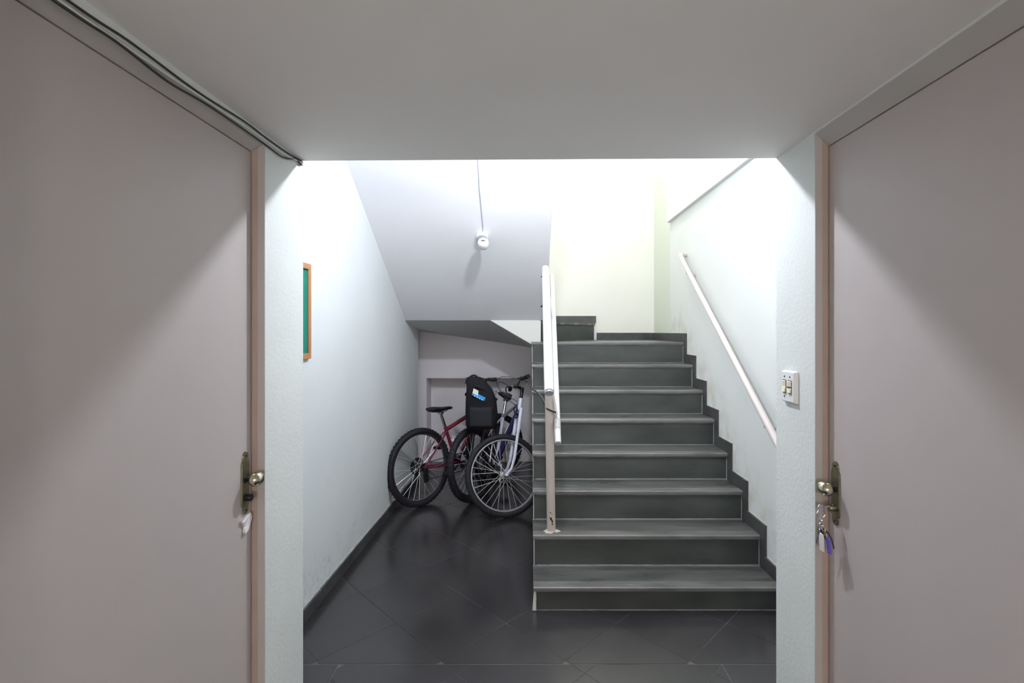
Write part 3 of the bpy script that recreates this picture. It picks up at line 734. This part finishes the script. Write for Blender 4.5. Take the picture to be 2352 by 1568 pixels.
def bike(label, loc, heading, lean, P):
    B = empty('bicycle', loc, label=label, cat='bicycle')
    Rw, WB = P['R'], P['WB']; ha = R(P.get('head', 71)); a = Vector((-math.cos(ha), 0, math.sin(ha))); nf = Vector((math.sin(ha), 0, math.cos(ha)))
    hub = Vector((WB, 0, Rw)); P0 = hub - nf*P.get('rake', .045)
    L0 = Rw + P.get('clear', .085); hb0 = P0 + a*L0; ht0 = P0 + a*(L0 + P.get('htube', .11))
    bbk = Vector((P.get('bb', .42), 0, P.get('bbz', .285)))
    sa = R(72); sd = Vector((-math.cos(sa), 0, math.sin(sa)))
    stop = bbk + sd*P['st']                 # top of seat tube
    seatp = bbk + sd*P['seat']
    fm, fm2 = P['frame'], P.get('frame2', P['frame'])
    steer = Matrix.Translation(P0) @ Matrix.Rotation(R(P['steer']), 4, a) @ Matrix.Translation(-P0)
    rh = Vector((0, 0, Rw))
    f = MB(); f.cur = 0
    f.tube([bbk, stop], .0155, 12)
    f.tube([hb0 - a*.004, ht0 + a*.004], .0185, 14)
    tj = stop - sd*P.get('ttdrop', .02)
    f.tube([tj, ht0 - a*.022], P.get('tt', .0155), 12)
    f.cur = 1; f.tube([bbk, hb0 + a*.022], P.get('dt', .0185), 12); f.cur = 0
    for s in (-1, 1):
        f.tube([bbk + Vector((-.02, s*.03, 0)), Vector((.18, s*.045, Rw*.5+bbk.z*.5-.01)), rh + Vector((0, s*.064, 0))], [.010, .009, .007], 8)
        f.tube([tj + Vector((0, s*.010, -.015)), tj*.65 + rh*.35 + Vector((0, s*.040, 0)), rh + Vector((0, s*.064, .0))], [.008, .008, .007], 8)
        f.lathe([(.016, -.003), (.016, .003)], 10, tuple(rh + Vector((0, s*.064, 0))), 'y')
    f.lathe([(.021, -.036), (.021, .036)], 14, tuple(bbk), 'y')
    f.build('frame', [fm, fm2], B, smooth=True)
    # seat post and saddle
    MB().tube([stop - sd*.03, seatp], .0135, 12).build('seat_post', M_chrome, B, smooth=True)
    sdl = MB(); secs = []
    for i, (x, w, h, z) in enumerate(((-.140, .030, .016, .012), (-.125, .062, .026, .012), (-.085, .078, .034, .010), (-.030, .058, .030, .004), (.030, .030, .024, .000), (.090, .020, .020, .000), (.128, .016, .015, -.004), (.138, .008, .008, -.006))):
        ring = []
        for k in range(12):
            an = 2*math.pi*k/12; yy = w*math.cos(an); zz = h*math.sin(an)*(1 if math.sin(an) < 0 else .55)
            ring.append((x, yy, z+zz))
        secs.append(ring)
    vs = [tuple(Vector(p) + seatp + Vector((.005, 0, .035))) for r_ in secs for p in r_]; fs = [tuple(range(12))[::-1], tuple(range(84, 96))]
    for i in range(7):
        for k in range(12): fs.append((i*12+k, i*12+(k+1) % 12, (i+1)*12+(k+1) % 12, (i+1)*12+k))
    sdl.add(vs, fs); sob = sdl.build('saddle', P.get('saddle', M_saddle), B, smooth=True)
    rl = MB()
    for s in (-1, 1): rl.tube([seatp + Vector((-.09, s*.03, .02)), seatp + Vector((-.03, s*.02, .006)), seatp + Vector((.04, s*.02, .006)), seatp + Vector((.10, s*.006, .024))], .0035, 6)
    rl.lathe([(.016, -.026), (.016, .026)], 10, tuple(seatp), 'y'); rl.build('saddle_rails', M_chrome, sob, smooth=True)
    # rear wheel
    wheel_parts(Rw, P['tyre'], P['rim_r'], 28, 2, B, 'rear_wheel', Matrix.Translation(rh) @ Matrix.Rotation(.1, 4, 'Y'))
    if P.get('disc'):
        MB().lathe([(.075, .036), (.075, .039)], 24, tuple(rh), 'y').build('spoke_guard', M_blackm, B)
    # fork, stem, bar turn together about the steering axis
    fk = MB(); w = .058; crown = P0 + a*(L0-.012)
    fk.tube([tuple(crown - a*.0), tuple(hb0 + a*.005)], .016, 12)
    fk.tube([tuple(crown + Vector((0, -w-.006, 0))), tuple(crown + Vector((0, w+.006, 0)))], .016, 10)
    for s in (-1, 1):
        c = crown + Vector((0, s*w, 0)); mid = P0 + a*(Rw*.42) + Vector((0, s*w, 0)); mid2 = P0 + a*(Rw*.16) + nf*.012 + Vector((0, s*w, 0)); e2 = hub + Vector((0, s*w, 0))
        if P.get('susp'):
            m0 = c + (mid-c)*.46
            fk.tube([tuple(c + a*.022), tuple(c)], .017, 12); fk.tube([tuple(c), tuple(m0)], .0165, 12)
            fk.tube([tuple(m0), tuple(mid), tuple(mid2), tuple(e2)], [.0135, .0130, .0115, .010], 12)
            fk.lathe([(.014, -.006), (.014, .006)], 12, tuple(e2), 'y')
        else:
            fk.tube([tuple(c), tuple(mid), tuple(mid2), tuple(e2)], [.0130, .0115, .0095, .0075], 10)
    fo = fk.build('fork', P['fork'], B, smooth=True, matrix=steer)
    bk = MB()   # rim brake arms on the fork and cable noodle
    for s in (-1, 1):
        bk.tube([tuple(crown + nf*.022 + Vector((0, s*w*.95, -.055))), tuple(crown + nf*.030 + Vector((0, s*w*.75, .02))), tuple(crown + nf*.030 + Vector((0, s*w*.3, .035)))], .005, 6)
        p = crown + nf*.020 - a*.055 + Vector((0, s*.024, 0)); bk.box(p.x-.022, p.x+.022, p.y-.006, p.y+.006, p.z-.005, p.z+.005)
    bk.build('brake', M_blackm, fo, smooth=True)
    wheel_parts(Rw, P['tyre'], P['rim_f'], 32 if P.get('susp') else 28, 2, B, 'front_wheel', steer @ Matrix.Translation(hub), spoke_r=P.get('spoke_r', .0014))
    stt = ht0 + a*P.get('stemh', .05); fwd = stt + nf*P.get('ext', .06) + a*.015
    stm = MB(); stm.tube([tuple(ht0), tuple(stt + a*.012)], .0155, 12); stm.tube([tuple(stt), tuple(fwd)], .0135, 12); stm.lathe([(.019, -.022), (.019, .022)], 12, tuple(fwd), 'y')
    stm.build('stem', P.get('stem', M_blackm), B, smooth=True, matrix=steer)
    hw = P.get('bar', .28); rise = P.get('rise', .03)
    bar = MB(); U = Vector((0, 0, 1)); Y = Vector((0, 1, 0))
    pts = [fwd - Y*hw - nf*.03 + U*rise, fwd - Y*hw*.45 + U*rise*.9, fwd - Y*.05, fwd + Y*.05, fwd + Y*hw*.45 + U*rise*.9, fwd + Y*hw - nf*.03 + U*rise]
    bar.tube([tuple(p) for p in pts], .0115, 10)
    bo = bar.build('handlebar', P.get('barm', M_blackm), B, smooth=True, matrix=steer)
    for s in (-1, 1):
        e0 = fwd + Y*s*hw - nf*.03 + U*rise; e1 = fwd + Y*s*hw*.45 + U*rise*.9; i0 = e0 + (e1-e0)*.66
        MB().tube([tuple(e0 + (e0-e1)*.02), tuple(e0 + (e1-e0)*.60)], [.0185, .0165], 12).build('grip', M_black, bo, smooth=True)
        lv = MB(); lv.tube([tuple(i0 + nf*.012), tuple(i0 + nf*.045 - U*.008), tuple(i0 + (e0-i0)*.5 + nf*.052 - U*.022), tuple(e0 + nf*.040 - U*.03)], [.009, .0065, .006, .005], 8)
        lv.tube([tuple(i0 - nf*.006 - Y*s*.012), tuple(i0 + nf*.016)], .016, 10)
        lv.build('brake_lever', P.get('lever', M_blackm), bo, smooth=True)
    cb = MB()
    for s, q in ((-1, .16), (1, .20)):
        i0 = fwd + Y*s*hw*.5 + U*rise*.9 + nf*.03; e_ = crown + nf*.03 + Vector((0, s*.03, .04)) if s > 0 else ht0 - a*.03 + Y*s*.02
        pts = []
        for k in range(9):
            t = k/8; p = i0.lerp(e_, t) + nf*(q*.85)*math.sin(math.pi*t) + U*.10*math.sin(math.pi*t)*(1-t); pts.append(tuple(p))
        cb.tube(pts, .0028, 6)
    cb.build('brake_cables', M_cable, bo, smooth=True)
    # drive train on the right-hand side
    cr = MB(); cr.ring([(.078, -.0015), (.084, -.0015), (.084, .0015), (.078, .0015)], 32)
    for k in range(5):
        cr.xf = Matrix.Rotation(2*math.pi*k/5, 4, 'Y'); cr.box(.0, .080, -.002, .002, -.006, .006)
    cr.xf = Matrix(); cr.v = [tuple(Vector(v) + bbk + Vector((0, -.046, 0))) for v in cr.v]
    cro = cr.build('chainring', M_blackm, B)
    for s in (-1, 1):
        ca = R(P.get('crank', 40)) + (math.pi if s > 0 else 0); d = Vector((math.cos(ca), 0, math.sin(ca)))
        o0 = bbk + Vector((0, s*.058, 0)); e_ = o0 + d*.165 + Vector((0, s*.012, 0))
        MB().tube([tuple(o0), tuple(e_)], [.013, .010], 10).build('crank_arm', M_chrome if P.get('susp') else M_blackm, B, smooth=True)
        pd = MB(); pd.box(e_.x-.045, e_.x+.045, min(e_.y+s*.012, e_.y+s*.095), max(e_.y+s*.012, e_.y+s*.095), e_.z-.012, e_.z+.012); pd.build('pedal', M_black, B, bevel=.005)
    chn = MB(); c0 = bbk + Vector((0, -.046, 0)); c1 = rh + Vector((0, -.046, 0))
    chn.tube([tuple(c1 + Vector((0, 0, .03))), tuple(c0 + Vector((0, 0, .082)))], .0035, 6); chn.tube([tuple(c1 + Vector((.02, 0, -.11))), tuple(c0 + Vector((0, 0, -.082)))], .0035, 6)
    chn.build('chain', M_blackm, B)
    dr = MB(); dr.ring([(.022, -.004), (.034, -.004), (.034, .004), (.022, .004)], 18); dr.v = [tuple(Vector(v) + c1) for v in dr.v]
    dr.box(c1.x-.012, c1.x+.030, c1.y-.024, c1.y-.006, c1.z-.125, c1.z-.010); dr.ring([(.006, -.003), (.020, -.003), (.020, .003), (.006, .003)], 12)
    dr.build('derailleur', P.get('derm', M_blackm), B)
    # place: heading about z, lean about the forward axis, then pitch so that the front tyre rests on the floor
    base = Matrix.Rotation(R(heading), 4, 'Z') @ Matrix.Rotation(R(lean), 4, 'X'); pitch = 0.0
    for it in range(6):
        Mx = base @ Matrix.Rotation(pitch, 4, 'Y')
        zmin = 9; zr = 9
        rt = Rw - P['tyre']
        for k in range(180):
            c_, s_ = math.cos(k*math.pi/90), math.sin(k*math.pi/90)
            zmin = min(zmin, (Mx @ steer @ (hub + Vector((rt*c_, 0, rt*s_)))).z); zr = min(zr, (Mx @ (rh + Vector((rt*c_, 0, rt*s_)))).z)
        pitch += (zmin - zr)/WB
    z0 = P['tyre'] - zr + .0015
    B.matrix_world = Matrix.Translation((loc[0], loc[1], z0)) @ Mx
    MW = B.matrix_world.copy()
    def px(v):
        q = MW @ v; return (round(1214+1100*q.x/q.y), round(760-1100*(q.z-1.5)/q.y), round(q.x, 2), round(q.y, 2), round(q.z, 2))
    print('BIKE', label[:18], 'rearhub', px(rh), 'fronthub', px(steer @ hub), 'seat', px(seatp), 'head', px(ht0), 'gripL', px(steer @ (fwd + Y*hw)), 'gripR', px(steer @ (fwd - Y*hw)), 'crown', px(steer @ crown))
    return B, MW, bbk, sd, ht0

B1, MW1, bb1, sd1, _ = bike('maroon bicycle with a white bottle, rear tyre against the left wall', (-.910, 4.10, 0), 52, -5,
    dict(R=.332, WB=.95, tyre=.026, st=.36, seat=.50, ttdrop=.03, htube=.07, clear=.06, frame=M_pink, frame2=M_pink, rim_r=M_polrim, rim_f=M_blackrim, fork=M_pink, steer=-18, tt=.019, dt=.016,
         barm=M_chrome, bar=.26, disc=True, crank=-60, derm=M_blackm, stemh=.04, ext=.05))
# bottle held on the seat tube of the maroon bicycle
bt = MB(); q = bb1 + sd1*.12 + Vector((.052, 0, .012)); bt.xf = Matrix.Translation(q) @ sd1.to_track_quat('Z', 'Y').to_matrix().to_4x4()
bt.lathe([(.030, -.065), (.035, -.060), (.035, .02), (.031, .03), (.035, .04), (.035, .085), (.020, .10), (.012, .105), (.012, .120)], 18)
bo = bt.build('water_bottle', M_pinkw, None, smooth=True); bo.matrix_world = MW1 @ Matrix()
tag(bo, 'white water bottle on the seat tube of the maroon bicycle', 'bottle')

B2, MW2, bb2, sd2, _ = bike('black bicycle between the maroon and the white one, under the backpack', (-.42, 5.06, 0), -95, -3,
    dict(R=.325, WB=.84, tyre=.029, st=.40, seat=.50, htube=.12, clear=.13, frame=M_blackb, rim_r=M_blackrim, rim_f=M_blackrim, fork=M_blackb, steer=-27, disc=True, bar=.165, bb=.38, crank=20, stemh=.12, rise=.05))
B3, MW3, bb3, sd3, _ = bike('white and navy bicycle with a silver front rim beside the stairs', (-.485, 4.83, 0), -74, -14,
    dict(R=.332, WB=.98, tyre=.025, st=.46, seat=.60, htube=.10, clear=.22, frame=M_whiteb, frame2=M_navy, rim_r=M_alu, rim_f=M_alu, fork=M_whiteb, steer=-91, susp=True, bar=.27, crank=100, tt=.018, dt=.024,
         barm=M_chrome, rise=.03, stemh=.09, spoke_r=.0021))

# ------------------------------------------------------------------ backpack hanging from the black bicycle's handlebar
BP = empty('backpack', (-.405, 4.13, .665), label='black backpack with a blue and white print hanging over the black bicycle', cat='backpack')
def pk(mb, nm, m, parent=BP, **k): return mb.build(nm, m, parent, **k)
bd = MB(); secs = []
BPS = 1.09
prof = [(.00, .125, .060), (.03, .135, .075), (.12, .138, .082), (.22, .132, .078), (.30, .112, .066), (.36, .085, .050), (.395, .062, .034), (.405, .045, .018)]
xo = [0, 0, 0, -.004, -.018, -.042, -.064, -.070]
for (z, w_, t_), x_ in zip(prof, xo):
    ring = []
    for k in range(20):
        a_ = 2*math.pi*k/20; cx_ = math.copysign(abs(math.cos(a_))**.55, math.cos(a_)); sy_ = math.copysign(abs(math.sin(a_))**.6, math.sin(a_))
        ring.append((x_ + w_*cx_, t_*sy_, z*BPS))
    secs.append(ring)
vs = [p for r_ in secs for p in r_]; n = 20; fs = [tuple(range(n))[::-1], tuple(range((len(secs)-1)*n, len(secs)*n))]
for i in range(len(secs)-1):
    for k in range(n): fs.append((i*n+k, i*n+(k+1) % n, (i+1)*n+(k+1) % n, (i+1)*n+k))
bd.add(vs, fs); pk(bd, 'body', M_bag, smooth=True)
pc = MB()
pc.loft([(-.100, -.070, .02), (.105, -.070, .02), (.105, -.070, .20), (-.100, -.070, .20)], [(-.090, -.100, .03), (.095, -.100, .03), (.090, -.094, .175), (-.088, -.094, .175)])
pck = pk(pc, 'front_pocket', M_bag2, bevel=.012)
pk(MB().prism_y([(-.075, .297), (.030, .245), (.042, .272), (-.025, .306), (-.062, .326)], -.089, -.080), 'blue_print', M_blue)
pk(MB().prism_y([(-.068, .312), (-.022, .290), (-.018, .330), (-.058, .350)], -.094, -.078), 'white_print', M_whitec)
gl = MB()
for i in range(4):
    x = -.055 + i*.020; zc = .292 - i*.0105; gl.prism_y([(x, zc-.006), (x+.010, zc-.011), (x+.012, zc-.001), (x+.003, zc+.004)], -.0905, -.088)
pk(gl, 'print_lettering', M_whitec)
pk(MB().prism_y([(-.055, .370), (.030, .340), (.034, .348), (-.052, .379)], -.076, -.060), 'zip', M_bag2)
hl = MB(); hl.tube([(-.095, 0, .42), (-.095, .01, .445), (-.07, .03, .452), (-.045, .02, .445), (-.045, 0, .42)], .008, 8); pk(hl, 'top_handle', M_bag, smooth=True)
for s in (-1, 1):
    hs = MB(); hs.tube([(-.06+s*.045, .04, .385), (-.06+s*.06, .10, .40), (-.03+s*.075, .12, .30), (s*.09, .085, .12)], .012, 8); pk(hs, 'shoulder_strap', M_bag, smooth=True)
